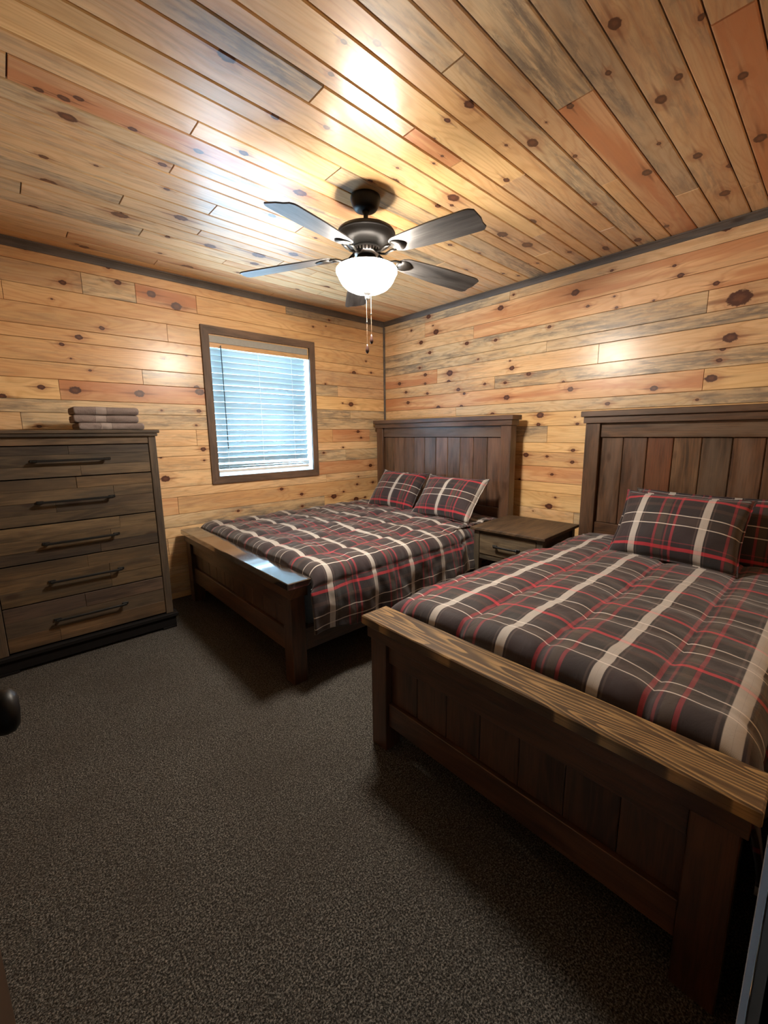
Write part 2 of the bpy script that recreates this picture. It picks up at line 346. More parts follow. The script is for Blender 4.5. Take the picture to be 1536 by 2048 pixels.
# knots of the boards: position along, position across, radius (metres)
KC = [(0.25,2.073,0.01),(0.28,3.074,0.015),(0.29,2.523,0.012),(0.32,2.062,0.013),(0.32,2.742,0.023),(0.34,2.165,0.021),(0.36,2.028,0.011),(0.47,2.444,0.007),(0.51,3.46,0.009),(0.54,2.073,0.011),(0.55,3.478,0.019),(0.64,2.869,0.028),(0.69,1.504,0.018),(0.69,2.236,0.013),(0.76,2.433,0.01),(0.78,2.036,0.014),(0.9,2.68,0.025),(0.91,2.978,0.011),(0.93,1.635,0.012),(0.93,1.919,0.014),(0.94,1.207,0.008),(0.94,3.263,0.01),(0.98,1.333,0.008),(1.02,1.142,0.01),(1.11,1.551,0.01),(1.15,2.934,0.025),(1.15,3.386,0.029),(1.27,2.021,0.024),(1.27,2.319,0.016),(1.44,1.1,0.015),(1.44,1.204,0.01),(1.45,2.861,0.031),(1.47,1.707,0.01),(1.47,3.251,0.01),(1.48,1.305,0.004),(1.49,3.013,0.021),(1.5,1.548,0.006),(1.51,0.618,0.016),(1.56,1.629,0.016),(1.59,1.356,0.006),(1.6,1.414,0.006),(1.6,2.389,0.008),(1.62,2.691,0.024),(1.68,0.438,0.009),(1.68,0.697,0.009),(1.73,0.85,0.011),(1.74,0.95,0.004),(1.74,1.129,0.006),(1.81,1.046,0.02),(1.88,0.54,0.012),(1.89,1.533,0.025),(1.89,1.639,0.012),(1.94,1.584,0.009),(1.95,0.611,0.017),(1.96,1.263,0.013),(2.0,3.288,0.014),(2.03,0.963,0.009),(2.04,0.389,0.014),(2.15,3.073,0.021),(2.22,0.688,0.008),(2.31,1.896,0.012),(2.41,0.787,0.019),(2.43,1.387,0.022),(2.44,0.596,0.017),(2.44,1.588,0.026),(2.5,0.391,0.021),(2.51,1.066,0.011),(2.56,1.846,0.011),(2.64,0.511,0.015),(2.69,1.56,0.029),(2.73,2.09,0.018),(2.91,0.573,0.022),(2.98,1.716,0.009),(3.01,1.425,0.013),(3.01,1.94,0.01),(3.02,1.663,0.009),(3.09,0.876,0.013),(3.12,1.235,0.016),(3.14,1.886,0.01),(3.15,1.238,0.016),(3.16,1.052,0.02)]
KL = [(0.04,1.602,0.015),(0.2,1.416,0.009),(0.24,1.671,0.014),(0.26,2.517,0.01),(0.36,2.238,0.005),(0.38,1.958,0.01),(0.42,1.662,0.023),(0.42,1.871,0.005),(0.43,2.354,0.014),(0.48,2.017,0.015),(0.52,1.802,0.007),(0.62,2.097,0.012),(0.7,2.511,0.01),(0.75,2.424,0.015),(0.81,1.661,0.023),(0.91,1.178,0.007),(0.93,1.008,0.022),(0.95,1.541,0.006),(0.96,2.389,0.021),(1.0,1.932,0.008),(1.13,2.334,0.026),(1.17,1.976,0.007),(1.2,1.429,0.007),(1.23,1.545,0.013),(1.23,1.729,0.017),(1.24,1.139,0.007),(1.24,1.232,0.015),(1.25,1.698,0.024),(1.5,0.671,0.01),(1.94,0.827,0.013),(2.16,0.631,0.01),(2.16,0.754,0.013),(2.37,2.377,0.007),(2.44,1.156,0.01),(2.49,1.848,0.008),(2.52,2.404,0.005),(2.55,0.691,0.024),(2.56,2.467,0.009),(2.68,0.726,0.009),(2.69,1.204,0.008),(2.7,1.666,0.007),(2.81,1.658,0.021),(2.85,0.624,0.023),(2.86,1.988,0.017),(2.87,0.79,0.011),(2.89,0.874,0.008),(2.9,1.37,0.014),(2.94,1.303,0.01),(2.98,0.632,0.011),(3.03,2.123,0.008),(3.07,0.989,0.016),(3.1,0.793,0.012),(3.1,2.009,0.01)]
KR = [(0.52,2.113,0.04),(0.54,1.895,0.025),(0.57,1.834,0.011),(0.58,1.77,0.011),(0.61,1.666,0.021),(0.62,2.527,0.021),(0.64,2.223,0.012),(0.67,1.54,0.007),(0.83,2.318,0.013),(0.87,2.385,0.008),(0.92,1.631,0.016),(0.97,2.2,0.006),(1.2,2.204,0.008),(1.21,1.546,0.012),(1.22,2.282,0.006),(1.25,2.459,0.008),(1.4,2.256,0.009),(1.42,1.406,0.009),(1.44,1.11,0.012),(1.44,1.202,0.012),(1.44,1.459,0.004),(1.49,1.671,0.011),(1.49,1.672,0.016),(1.5,2.373,0.02),(1.55,1.734,0.008),(1.56,0.814,0.007),(1.6,1.002,0.01),(1.61,0.735,0.021),(1.65,1.147,0.009),(1.69,2.165,0.011),(1.73,1.483,0.021),(1.74,1.408,0.013),(1.75,0.676,0.004),(1.84,1.154,0.017),(1.85,1.824,0.014),(1.89,0.94,0.008),(2.01,1.889,0.017),(2.02,2.479,0.008),(2.03,1.951,0.006),(2.05,1.647,0.019),(2.07,1.772,0.011),(2.14,2.4,0.019),(2.18,2.144,0.012),(2.19,1.51,0.014),(2.28,1.782,0.01),(2.36,2.008,0.007),(2.49,2.166,0.015),(2.51,1.713,0.011),(2.54,1.597,0.013),(2.58,1.756,0.015),(2.69,1.921,0.025),(2.7,1.843,0.014),(2.79,1.691,0.011),(2.83,1.6,0.017),(2.87,2.333,0.023),(2.91,2.399,0.007),(2.95,2.148,0.014),(2.97,2.495,0.019),(2.98,1.749,0.012),(3.01,1.851,0.012),(3.01,1.938,0.015),(3.07,2.263,0.017),(3.09,2.016,0.011),(3.21,2.404,0.01),(3.26,1.674,0.016),(3.29,1.785,0.013),(3.39,1.883,0.016),(3.53,1.699,0.008),(3.59,1.725,0.011)]
ZR = [H, 2.443, 2.305, 2.192, 2.061, 1.978, 1.838, 1.728, 1.594, 1.507, 1.395, 1.261, 1.181, 1.064, .932, .851, .708, .604, .520, .385, .275, .190, .055, .002]
# window wall rows: joints and board kinds from left to right; rows crossed by the window carry 'W' for the opening
def mk(b): return [float(x) if x not in 'W' else x for x in b]
ROWL = [([2.081], 'nd'), ([.535, .856, 1.282], 'bgrn'), ([.122], 'nn'), ([1.046], 'nn'), (['W'], 'nn'), (['W'], 'nt'), ([.844, 'W', 2.64], 'nggt'), ([.335, 'W'], 'yry'), (['W', 2.797], 'ggg'), ([.115, 'W'], 'lgg'),
        ([.6, 1.195, 'W', 2.56, 3.065], 'lllnrb'), (['W'], 'll'), (['W', 2.723], 'lgg'), (['W'], 'lr'), ([2.462], 'll'), ([1.004], 'on'), ([2.43], 'gy'), ([2.656], 'll'), ([.9], 'tl'), ([1.1, 2.2], 'ntl'), ([], 'l'), ([1.3], 'tn'), ([], 'n')]
for i, (cuts, kinds) in enumerate(ROWL):
    edges = [XW+.001]
    segs = []
    for c in cuts:
        if c == 'W': segs.append((edges[-1], OX0-.014)); edges.append(OX1+.014)
        else: segs.append((edges[-1], c)); edges.append(c)
    segs.append((edges[-1], W-.001))
    for (a0, a1), k in zip(segs, kinds): plank(wall_left, a0, a1, ZR[i+1], ZR[i], k, 'l', .0022, KL, ch=.0022)
ROWR = [([2.055], 'gl'), ([3.018], 'lo'), ([2.417], 'lo'), ([.673], 'gl'), ([1.706], 'gg'), ([2.851, 1.30], 'oll'), ([2.176], 'lg'), ([.65], 'oy'), ([2.606], 'lg'), ([], 'y'), ([1.66], 'gy'), ([], 'y'), ([], 'n'), ([], 'o'), ([], 'y'), ([], 'y'),
        ([1.4], 'lg'), ([2.2], 'ly'), ([.9], 'nt'), ([], 'l'), ([1.9], 'tl'), ([], 'n'), ([], 'n')]
for i, (cuts, kinds) in enumerate(ROWR):
    e = [L-.001]+cuts+[YD+.001]
    for j, k in enumerate(kinds): plank(wall_right, e[j+1], e[j], ZR[i+1], ZR[i], k, 'r', .0022, KR, ch=.0022)
YC = [L, 3.51, 3.40, 3.30, 3.173, 3.085, 2.965, 2.835, 2.752, 2.635, 2.547, 2.415, 2.292, 2.205, 2.092, 1.96, 1.857, 1.718, 1.630, 1.494, 1.390, 1.313, 1.180, 1.084, .980, .895, .758, .650, .509, .428, .318, .225, .09, YD]
ROWC = [([1.9], 'no'), ([.96], 'tl'), ([.449], 'lo'), ([2.2], 'll'), ([1.318], 'lo'), ([.774], 'gl'), ([.225, 1.628, 1.910], 'glll'), ([1.036], 'll'), ([.613], 'gl'), ([2.1], 'll'), ([1.003], 'll'), ([1.468], 'ln'),
        ([.731], 'tl'), ([2.5], 'gl'), ([.166, 1.9], 'lrl'), ([.72], 'ly'), ([1.305], 'yg'), ([2.3], 'yn'), ([2.9], 'ly'), ([.99, 2.624], 'gyt'), ([1.376, 1.68], 'lon'), ([1.987], 'yt'), ([2.86], 'nt'), ([1.257], 'gg'),
        ([2.358], 'bn'), ([1.716], 'gr'), ([2.75], 'dt'), ([], 'b'), ([2.92], 'bt'), ([1.736], 'br'), ([.8], 'bt'), ([2.2], 'nt'), ([], 'n')]
for i, (cuts, kinds) in enumerate(ROWC):
    e = [XW+.001]+cuts+[W-.001]
    for j, k in enumerate(kinds): plank(ceiling, e[j], e[j+1], YC[i+1], YC[i], k, 'c', .0045, KC, ch=.0038)
for i in range(len(ZR)-1):
    plank(wall_side, YD+.001, L-.001, ZR[i+1], ZR[i], RND.choice('nltyg'), 's', .0022, [])
    if ZR[i+1] > DH-.01: plank(wall_door, XW+.001, W-.001, ZR[i+1], ZR[i], RND.choice('nltg'), 'd', .0022, [])
    else:
        z1 = min(ZR[i], 9)
        plank(wall_door, XW+.001, DX0-.001, ZR[i+1], z1, RND.choice('nltg'), 'd', .0022, [])
        plank(wall_door, DX1+.001, W-.001, ZR[i+1], z1, RND.choice('nltg'), 'd', .0022, [])

# trims: cove strips under the ceiling, corner quarter round
def cove(name, n, p0, p1, inward, label, s=.040):
    """triangular cove strip from p0 to p1; inward = unit vector from the wall into the room"""
    bm = bmesh.new(); iv = Vector(inward); ends = []
    prof = [(0, 0), (s, 0), (s, -.006), (s*.72, -.010), (s*.42, -.022), (.012, -s*.72), (.007, -s*1.0), (0, -s*1.0)]
    for p in (Vector(p0), Vector(p1)): ends.append([bm.verts.new(p+iv*a+Vector((0, 0, b))) for a, b in prof])
    m = len(prof)
    for i in range(m): bm.faces.new((ends[0][i], ends[0][(i+1) % m], ends[1][(i+1) % m], ends[1][i]))
    bm.faces.new(ends[0][::-1]); bm.faces.new(ends[1])
    mid = (Vector(p0)+Vector(p1))/2; d = (Vector(p1)-Vector(p0)).normalized(); ang = math.atan2(d.y, d.x)
    R = Matrix.Translation(mid) @ Matrix.Rotation(ang, 4, 'Z'); bm.transform(R.inverted())
    o = put(name, bm, TRIMW, stain=.5); o.matrix_world = R
    return tag(o, label, 'trim', kind='structure')
cove('trim_1', 1, (XW, L-.001, H-.001), (W, L-.001, H-.001), (0, -1, 0), 'dark grey-brown cove strip where ceiling meets the window wall', .045)
cove('trim_2', 2, (W-.001, YD, H-.001), (W-.001, L, H-.001), (-1, 0, 0), 'grey-brown cove strip where ceiling meets the headboard wall', .040)
cove('trim_3', 3, (XW+.001, YD, H-.001), (XW+.001, L, H-.001), (1, 0, 0), 'grey-brown cove strip over the side wall out of view', .040)
cove('trim_4', 4, (XW, YD+.001, H-.001), (W, YD+.001, H-.001), (0, 1, 0), 'grey-brown cove strip over the doorway wall', .040)
bm = bmesh.new(); pr = [(0, 0)]+[(-.016*math.cos(a)*1.0, -.016*math.sin(a)) for a in np.linspace(0, math.pi/2, 6)]
A = [bm.verts.new((W-.001+x, L-.001+y, 0.002)) for x, y in pr]; B = [bm.verts.new((W-.001+x, L-.001+y, H-.05)) for x, y in pr]
for i in range(len(pr)): bm.faces.new((A[i], A[(i+1) % len(pr)], B[(i+1) % len(pr)], B[i]))
tag(put('trim_5', bm, TRIMW, stain=.3), 'thin quarter-round strip down the corner between the two pine walls', 'trim', kind='structure')

# ------------------------------------------------------------------ window
win = empty('window_1', (OX0, L, OZ0), 'white vinyl window with dark brown wooden casing in the pine wall', 'window'); win['kind'] = 'structure'
ow, oh = OX1-OX0, OZ1-OZ0
c0 = .062; cz = dict(mat=TRIMW, parent=win, bev=.003, tone=(.62, .50, .44), stain=.2)
def casing(pts, axis):
    bm = bmesh.new(); f = [bm.verts.new((x, -.020, z)) for x, z in pts]; k = [bm.verts.new((x, .0, z)) for x, z in pts]
    bm.faces.new(f); bm.faces.new(k[::-1])
    for i in range(4): bm.faces.new((f[i], f[(i+1) % 4], k[(i+1) % 4], k[i]))
    R = Matrix.Identity(4) if axis == 'x' else Matrix.Rotation(-math.pi/2, 4, 'Y')
    bm.transform(R.inverted()); o = put('casing_board', bm, TRIMW, win, tone=(1.25, .95, .76), stain=.25); o.matrix_local = R
o_ = c0
casing(((-o_, oh+o_), (ow+o_, oh+o_), (ow, oh), (0, oh)), 'x'); casing(((-o_, -o_), (0, 0), (ow, 0), (ow+o_, -o_)), 'x')
casing(((-o_, -o_), (-o_, oh+o_), (0, oh), (0, 0)), 'z'); casing(((ow, 0), (ow, oh), (ow+o_, oh+o_), (ow+o_, -o_)), 'z')
bm = bmesh.new()
for b in ((-.010, 0, -.012, .13, -.010, oh+.010), (ow, ow+.010, -.012, .13, -.010, oh+.010), (0, ow, -.012, .13, oh, oh+.010), (0, ow, -.012, .13, -.010, 0)): bxf(bm, *b)
put('jamb_liner', bm, WHITE, win)
bm = bmesh.new(); fwid = .030
for b in ((0, fwid, .075, .115, 0, oh), (ow-fwid, ow, .075, .115, 0, oh), (fwid, ow-fwid, .075, .115, oh-fwid, oh), (fwid, ow-fwid, .075, .115, 0, fwid+.01), (fwid, ow-fwid, .080, .105, oh*.5-.02, oh*.5+.02)): bxf(bm, *b, bev=.002)
put('sash_frame', bm, WHITE, win)
for z0, z1 in ((fwid+.01, oh*.5-.02), (oh*.5+.02, oh-fwid)):
    bm = bmesh.new(); bxf(bm, fwid, ow-fwid, .092, .096, z0, z1); put('glass_pane', bm, GLASS, win)

bl = empty('window_blind', (OX0, L, OZ0), 'white horizontal slatted blind lowered inside the bright window', 'blind')
box('headrail', .006, ow-.008, .004, .050, oh-.066, oh-.004, WHITE, bl, .003)
box('valance', .004, ow-.016, -.010, .003, oh-.066, oh-.012, plain('valance_taupe', (.30, .29, .26), .5), bl, .002)
nz = 21; SL0, SL1 = .010, ow-.037
bm = bmesh.new(); sw, sg = .050, 6
prof = [(sw*(i/sg-.5), .0035*(1-(2*i/sg-1)**2)) for i in range(sg+1)]
for side in (0, 1):
    pass
top = [[bm.verts.new((x, a, b+.0012)) for a, b in prof] for x in (SL0, SL1)]; bot = [[bm.verts.new((x, a, b-.0012)) for a, b in prof] for x in (SL0, SL1)]
for i in range(sg):
    bm.faces.new((top[0][i], top[1][i], top[1][i+1], top[0][i+1])); bm.faces.new((bot[0][i], bot[0][i+1], bot[1][i+1], bot[1][i]))
for S in (0, 1):
    for i in range(sg): bm.faces.new((top[S][i], top[S][i+1], bot[S][i+1], bot[S][i]))
for i in (0, sg): bm.faces.new((top[0][i], top[1][i], bot[1][i], bot[0][i]))
slat0 = put('slat', bm, SLAT, bl, True)
slats = [slat0]
for k in range(nz): 
    o = slat0 if k == 0 else slat0.copy()
    if k: COL.objects.link(o); o.parent = bl
    o.location = (0, .030, oh-.089-k*.0475+RND.uniform(-.001, .001)); o.rotation_euler = (math.radians(-60.5 + (.6 if k < 16 else 4)*RND.random()), RND.uniform(-.002, .002), 0)
for k in range(4):
    o = slat0.copy(); COL.objects.link(o); o.parent = bl; o.location = (.004*RND.random(), .030, .062+k*.011); o.rotation_euler = (math.radians(6), RND.uniform(-.008, .008), 0)
box('bottom_rail', SL0, SL1, .008, .055, .030, .052, WHITE, bl, .003)
for x in (.10, .43, .76):
    for yy in (.004, .057):
        bm = bmesh.new(); tube(bm, [(x, yy, .05), (x, yy, oh-.07)], .0016, 5); put('ladder_cord', bm, WHITE, bl)
bm = bmesh.new(); tube(bm, [(.092, -.016, oh-.085), (.094, -.018, .235)], .0042, 6); put('tilt_wand', bm, CORD, bl, label='thin dark tilt wand')
bm = bmesh.new(); tube(bm, [(.43, .002, .055), (.45, -.004, .040), (.50, -.006, .036)], .0018, 5); put('loose_cord', bm, WHITE, bl)

# ------------------------------------------------------------------ door, casing, knob
dr = empty('door_1', (-.128, .002, 0), 'dark brown door standing open at the left edge of the frame', 'door'); dr['kind'] = 'structure'
bm = bmesh.new(); bxf(bm, 0, .035, 0, .758, .012, 2.03, .002); put('door_slab', bm, DOORW, dr)
for sgn, x0 in ((1, .035), (-1, 0)):
    bm = bmesh.new(); lathe(bm, [(.0, 0), (.034, 0), (.034, .004), (.028, .010), (.012, .013), (.011, .032), (.020, .036), (.027, .044), (.029, .053), (.0275, .061), (.020, .067), (.0, .069)], 28)
    o = put('door_knob', bm, BRONZE, dr, True, label='black round door knob'); o.matrix_local = Matrix.Translation((x0, .698, .996)) @ Matrix.Rotation(sgn*math.pi/2, 4, 'Y')
tr6 = empty('trim_6', (DX1, YD, 0), 'narrow grey door casing at the right edge of the frame', 'trim'); tr6['kind'] = 'structure'
box('casing_board', -.004, .062, .0, .0085, 0, DH+.06, PAINT, tr6, .001, 'z')
box('casing_board', DX0-DX1-.062, .0-(DX1-DX0)+.004, .0, .0085, 0, DH+.06, PAINT, tr6, .001, 'z')
box('casing_board', DX0-DX1-.062, .062, .0, .0085, DH+.0605, DH+.12, PAINT, tr6, .001)
box('door_jamb', .0, .018, -.120, -.001, 0, DH, DOORW, tr6, .001, 'z')

# ------------------------------------------------------------------ beds
def bed(name, Yr, Yl, xf, nfoot, nhead, capmat, captone, ftone, htone, htones, rail_z, label):
    """Yr/Yl: near and far ends of the caps, xf: front of footboard cap."""
    b = empty(name, (xf, Yr, 0), label, 'bed')
    w = Yl-Yr; X = lambda x: x-xf                       # local frame: X towards the headboard, Y from Yr
    # ---- footboard
    fb = bpy.data.objects.new('footboard', None); COL.objects.link(fb); fb.parent = b
    t = dict(tone=ftone)
    box('cap_board', 0, .142, 0, w, .556, .5946, capmat, fb, .004, 'y', tone=captone)
    box('sub_cap', .018, .124, .016, w-.016, .500, .5555, FURN, fb, .002, 'y', **t)
    for y0 in (.028, w-.028-.092): box('post', .027, .112, y0, y0+.092, .0, .4995, FURN, fb, .003, 'z', **t)
    yi0, yi1 = .121, w-.121
    box('top_rail', .043, .075, yi0, yi1, .410, .4995, FURN, fb, .002, 'y', **t)
    box('bottom_rail', .043, .078, yi0, yi1, rail_z[0], rail_z[1], FURN, fb, .002, 'y', tone=tuple(1.25*c for c in ftone))
    pw = (yi1-yi0)/nfoot
    for k in range(nfoot):
        j = RND.uniform(.8, 1.2); box('plank', .060, .077, yi0+k*pw+.0008, yi0+(k+1)*pw-.0008, rail_z[1]-.0, .4095, FURN, fb, .0025, 'z', tone=tuple(c*j for c in ftone))
    # ---- headboard
    hx = 3.0587-xf
    hb = bpy.data.objects.new('headboard', None); COL.objects.link(hb); hb.parent = b
    box('cap_board', hx, hx+.145, 0, w, 1.449, 1.4885, FURN, hb, .004, 'y', tone=htone, stain=.35)
    box('sub_cap', hx+.016, hx+.130, .016, w-.016, 1.405, 1.4485, FURN, hb, .002, 'y', tone=htone, stain=.3)
    for y0 in (.028, w-.028-.098): box('post', hx+.030, hx+.115, y0, y0+.098, .0, 1.4045, FURN, hb, .003, 'z', tone=htone, stain=.15)
    yi0, yi1 = .127, w-.127
    box('top_rail', hx+.046, hx+.080, yi0, yi1, 1.308, 1.4045, FURN, hb, .002, 'y', tone=htones[-1], stain=.5)
    box('bottom_rail', hx+.046, hx+.080, yi0, yi1, .610, .700, FURN, hb, .002, 'y', tone=htone)
    pw = (yi1-yi0)/nhead
    for k in range(nhead):
        tn = htones[k % (len(htones)-1)]
        box('plank', hx+.062, hx+.080, yi0+k*pw+.0018, yi0+(k+1)*pw-.0018, .7005, 1.3075, FURN, hb, .004, 'z', tone=tn, stain=RND.uniform(.1, .5))
    for y0 in (.045, w-.045-.035): box('side_rail', .113, hx+.029, y0, y0+.035, .170, .300, FURN, b, .003, 'x', tone=ftone)
    bm = bmesh.new()
    for k in range(9):
        x = .25+k*(hx-.4)/8; bxf(bm, x-.04, x+.04, .081, w-.081, .232, .25, .002)
    o = put('bed_slats', bm, FURN, b); o['kind'] = 'stuff'
    return b
bed('bed', 1.836, 3.570, .984, 10, 10, CAPS, (1.0, 1.0, 1.0), (1.0, .78, .62), (1.55, 1.3, 1.18),
    [(1.9, 1.6, 1.5), (1.5, 1.25, 1.1), (2.1, 1.8, 1.7), (1.7, 1.5, 1.35), (2.2, 1.9, 1.75), (1.6, 1.35, 1.2), (1.3, 1.2, 1.15)], (.165, .290),
    'larger dark-stained bed in the corner by the window, panelled headboard')
bed('bed', .020, 1.2955, 1.028, 7, 7, CAPW, (1.0, 1.0, 1.0), (1.0, .72, .55), (1.35, 1.15, .98),
    [(1.5, 1.25, 1.05), (1.75, 1.4, 1.15), (1.35, 1.2, 1.0), (1.9, 1.6, 1.2), (1.6, .85, .50), (1.3, 1.0, .85), (1.5, 1.3, 1.05)], (.115, .222),
    'nearer narrow bed at right with striped golden grain on its footboard top')
for (x0, x1, y0, y1, nm) in ((1.17, 3.04, 1.93, 3.49, 'mattress on the larger bed, hidden under its comforter'), (1.21, 3.04, .10, 1.215, 'mattress on the narrow bed, hidden under its comforter')):
    bm = bmesh.new(); bxf(bm, x0, x1, y0, y1, .251, .575, .04, 4); tag(put('mattress', bm, MATT, smooth=True), nm, 'mattress')

# ------------------------------------------------------------------ comforters
def comforter(name, label, x0, x1, yc, hw, top, hemR, hemL, swap, u0, v0, nx, ns, puff, wrk, seed, seams, foot_drop, rad=.10, crown=.03):
    """A quilted cover draped over the mattress. hemR/hemL: functions of X giving hem height on each side. s: arc length across."""
    bm = bmesh.new(); uvl = bm.loops.layers.uv.new('UVMap'); grid = []; UV = []
    qa = rad*math.pi/2; flat = hw-rad
    for i in range(nx+1):
        x = x0+(x1-x0)*i/nx; row = []; uvr = []
        dR, dL = top-rad-hemR(x), top-rad-hemL(x); SR, SLn = flat+qa+dR, flat+qa+dL
        for j in range(ns+1):
            s = -SR+(SR+SLn)*j/ns; a = abs(s); sg = -1 if s < 0 else 1
            if a <= flat: y, z, ny, nz_ = s, top, 0, 1
            elif a <= flat+qa: th = (a-flat)/rad; y, z, ny, nz_ = sg*(flat+rad*math.sin(th)), top-rad+rad*math.cos(th), sg*math.sin(th), math.cos(th)
            else: d = a-flat-qa; y, z, ny, nz_ = sg*(flat+rad+.02*math.sin(min(1, d/.3)*math.pi/2)), top-rad-d, sg, .0
            z += crown*max(0, 1-(s/(hw+.05))**2)
            # quilting: seams every .31 in both directions, softened
            us = (x if swap else y_arc(s))
            d1 = min(abs(((s-seams[0])/.31 + .5) % 1-.5)*.31, 9); d2 = abs(((x-seams[1])/.31+.5) % 1-.5)*.31
            n1 = noise.noise(Vector((x*3.1, s*3.1, seed))); n2 = noise.noise(Vector((x*9+seed, s*6.0, seed*2))); n3 = noise.noise(Vector((x*22, s*15, seed)))
            w1 = 1-math.exp(-(d1+.004*n3)/.030); w2 = 1-math.exp(-d2/.035)
            h = puff*(w1*(seams[2]+(1-seams[2])*w2)) + wrk*(n2*.8+n3*.35)+.012*n1
            if a > flat+qa: h += .012*math.sin(x*21+seed+2*n1)*min(1, (a-flat-qa)/.2)
            fd = max(0, foot_drop-(x-x0))/foot_drop; z -= (1-math.sqrt(max(0, 1-fd*fd)))*foot_drop*1.1*max(0, nz_)
            nx_ = -fd*.25
            hd = min(1, max(0, (x1-x)/.12)); h *= (.35+.65*hd)
            row.append(bm.verts.new((x+nx_*h-(.03*(1-max(0, nz_))*max(0, 1-(x-x0)/.2)), yc+y+ny*h+(.045*min(1, max(0, (x-2.38)/.10)) if swap and s < -flat else (-.06*min(1, max(0, (x-2.36)/.12)) if not swap and s > flat*.9 else 0)), z+nz_*h))); uvr.append(((x if swap else s)-u0, (s if swap else x)-v0))
        grid.append(row); UV.append(uvr)
    for i in range(nx):
        for j in range(ns):
            f = bm.faces.new((grid[i][j], grid[i+1][j], grid[i+1][j+1], grid[i][j+1])); f.smooth = True
            for lp, (p, q) in zip(f.loops, ((i, j), (i+1, j), (i+1, j+1), (i, j+1))): lp[uvl].uv = UV[p][q]
    me = bpy.data.meshes.new(name); bmesh.ops.recalc_face_normals(bm, faces=bm.faces); bm.to_mesh(me); bm.free()
    o = mesh_obj(name, me, PLAID); m = o.modifiers.new('thick', 'SOLIDIFY'); m.thickness = .012; m.offset = -1
    return tag(o, label, 'comforter')
def y_arc(s): return s
def hem1(x): return .30-.04*math.sin((x-1.1)*2.4)+.012*math.sin(x*17)+.02*(x-1.1)*.9
comforter('comforter', 'rumpled grey and red plaid comforter on the larger bed by the window', 1.132, 3.035, 2.690, .882, .612, hem1, lambda x: .34, True, 1.232, -1.25, 210, 250, .018, .016, 3.3, (.02, 1.385, .5), .06, .085, .03)
comforter('comforter', 'puffy grey and red plaid comforter on the nearer narrow bed', 1.180, 3.035, .675, .615, .605, lambda x: .30, lambda x: .32+.01*math.sin(x*14), False, .415-.675, 1.14, 210, 190, .024, .009, 8.1, (-.085, 1.30, .72), .07, .075, .035)

# ------------------------------------------------------------------ pillows
def pillow(label, c, rx, rz, w, h, th, u0, sag=0, seed=0, group=None):
    """local X = width, local Y = height (up the pillow), local Z = front"""
    bm = bmesh.new(); uvl = bm.loops.layers.uv.new('UVMap'); N, M_ = 34, 24; G = []
    for side in (1, -1):
        g = []
        for i in range(N+1):
            r = []
            for j in range(M_+1):
                a, b = 2*i/N-1, 2*j/M_-1
                x = a*w/2*(1-.05*(1-b*b)**1*abs(a)**3*1.0); x = a*w/2*(1-.07*(1-abs(b)**2)*abs(a)); y = b*h/2*(1-.09*(1-abs(a)**2)*abs(b))
                e = max(0, (1-abs(a)**2.4))*max(0, (1-abs(b)**2.4)); z = side*th/2*e**.55
                z += side*.006*noise.noise(Vector((x*14, y*14, seed)))*min(1, e*6)+.006*noise.noise(Vector((x*5, y*5, seed+side)))
                z += sag*math.sin(a*2.1)*(1-b)*.5
                if side == -1 and (i in (0, N) or j in (0, M_)): r.append(G[0][i][j])
                else: r.append(bm.verts.new((x, y, z)))
            g.append(r)
        G.append(g)
    for s_, g in enumerate(G):
        for i in range(N):
            for j in range(M_):
                q = [g[i][j], g[i+1][j], g[i+1][j+1], g[i][j+1]]
                f = bm.faces.new(q if s_ == 0 else q[::-1]); f.smooth = True
                for lp in f.loops: lp[uvl].uv = (lp.vert.co.x-u0, lp.vert.co.y+.154)
    # flat flange piping round the rim
    me = bpy.data.meshes.new('pillow'); bm.to_mesh(me); bm.free(); o = mesh_obj('pillow', me, PLAID)
    R = Matrix(((0, math.sin(0), 0, 0),)*4) if False else None
    # front faces -X: local X -> -Y, local Y -> Z, local Z -> -X, then lean back by rx
    B = Matrix(((0, 0, -1, 0), (-1, 0, 0, 0), (0, 1, 0, 0), (0, 0, 0, 1)))
    o.matrix_world = Matrix.Translation(c) @ Matrix.Rotation(rz, 4, 'Z') @ Matrix.Rotation(rx, 4, 'Y') @ B
    pts = []
    for i in range(N+1): pts.append((i, 0))
    for j in range(1, M_+1): pts.append((N, j))
    for i in range(N-1, -1, -1): pts.append((i, M_))
    for j in range(M_-1, 0, -1): pts.append((0, j))
    bm = bmesh.new(); uvl = bm.loops.layers.uv.new('UVMap'); ring = []
    for i, j in pts:
        a, b = 2*i/N-1, 2*j/M_-1
        x = a*w/2*(1-.07*(1-abs(b)**2)*abs(a)); y = b*h/2*(1-.09*(1-abs(a)**2)*abs(b)); z = sag*math.sin(a*2.1)*(1-b)*.5+.006*noise.noise(Vector((x*5, y*5, seed+1)))
        d = Vector((x/w, y/h, 0)).normalized()*.010
        wv = .003*math.sin(60*(x+y))
        ring.append((bm.verts.new((x, y, z)), bm.verts.new((x+d.x, y+d.y, z+wv+.001)), bm.verts.new((x+d.x, y+d.y, z+wv-.002)), bm.verts.new((x, y, z-.003))))
    for k in range(len(ring)):
        A, B2 = ring[k], ring[(k+1) % len(ring)]
        for q in range(4):
            f = bm.faces.new((A[q], B2[q], B2[(q+1) % 4], A[(q+1) % 4])); f.smooth = True
            for lp in f.loops: lp[uvl].uv = (lp.vert.co.x-u0, lp.vert.co.y+.154)
    me = bpy.data.meshes.new('welt'); bm.to_mesh(me); bm.free(); mesh_obj('welt', me, PLAID, o)
    tag(o, label, 'pillow', group); return o
d2r = math.radians
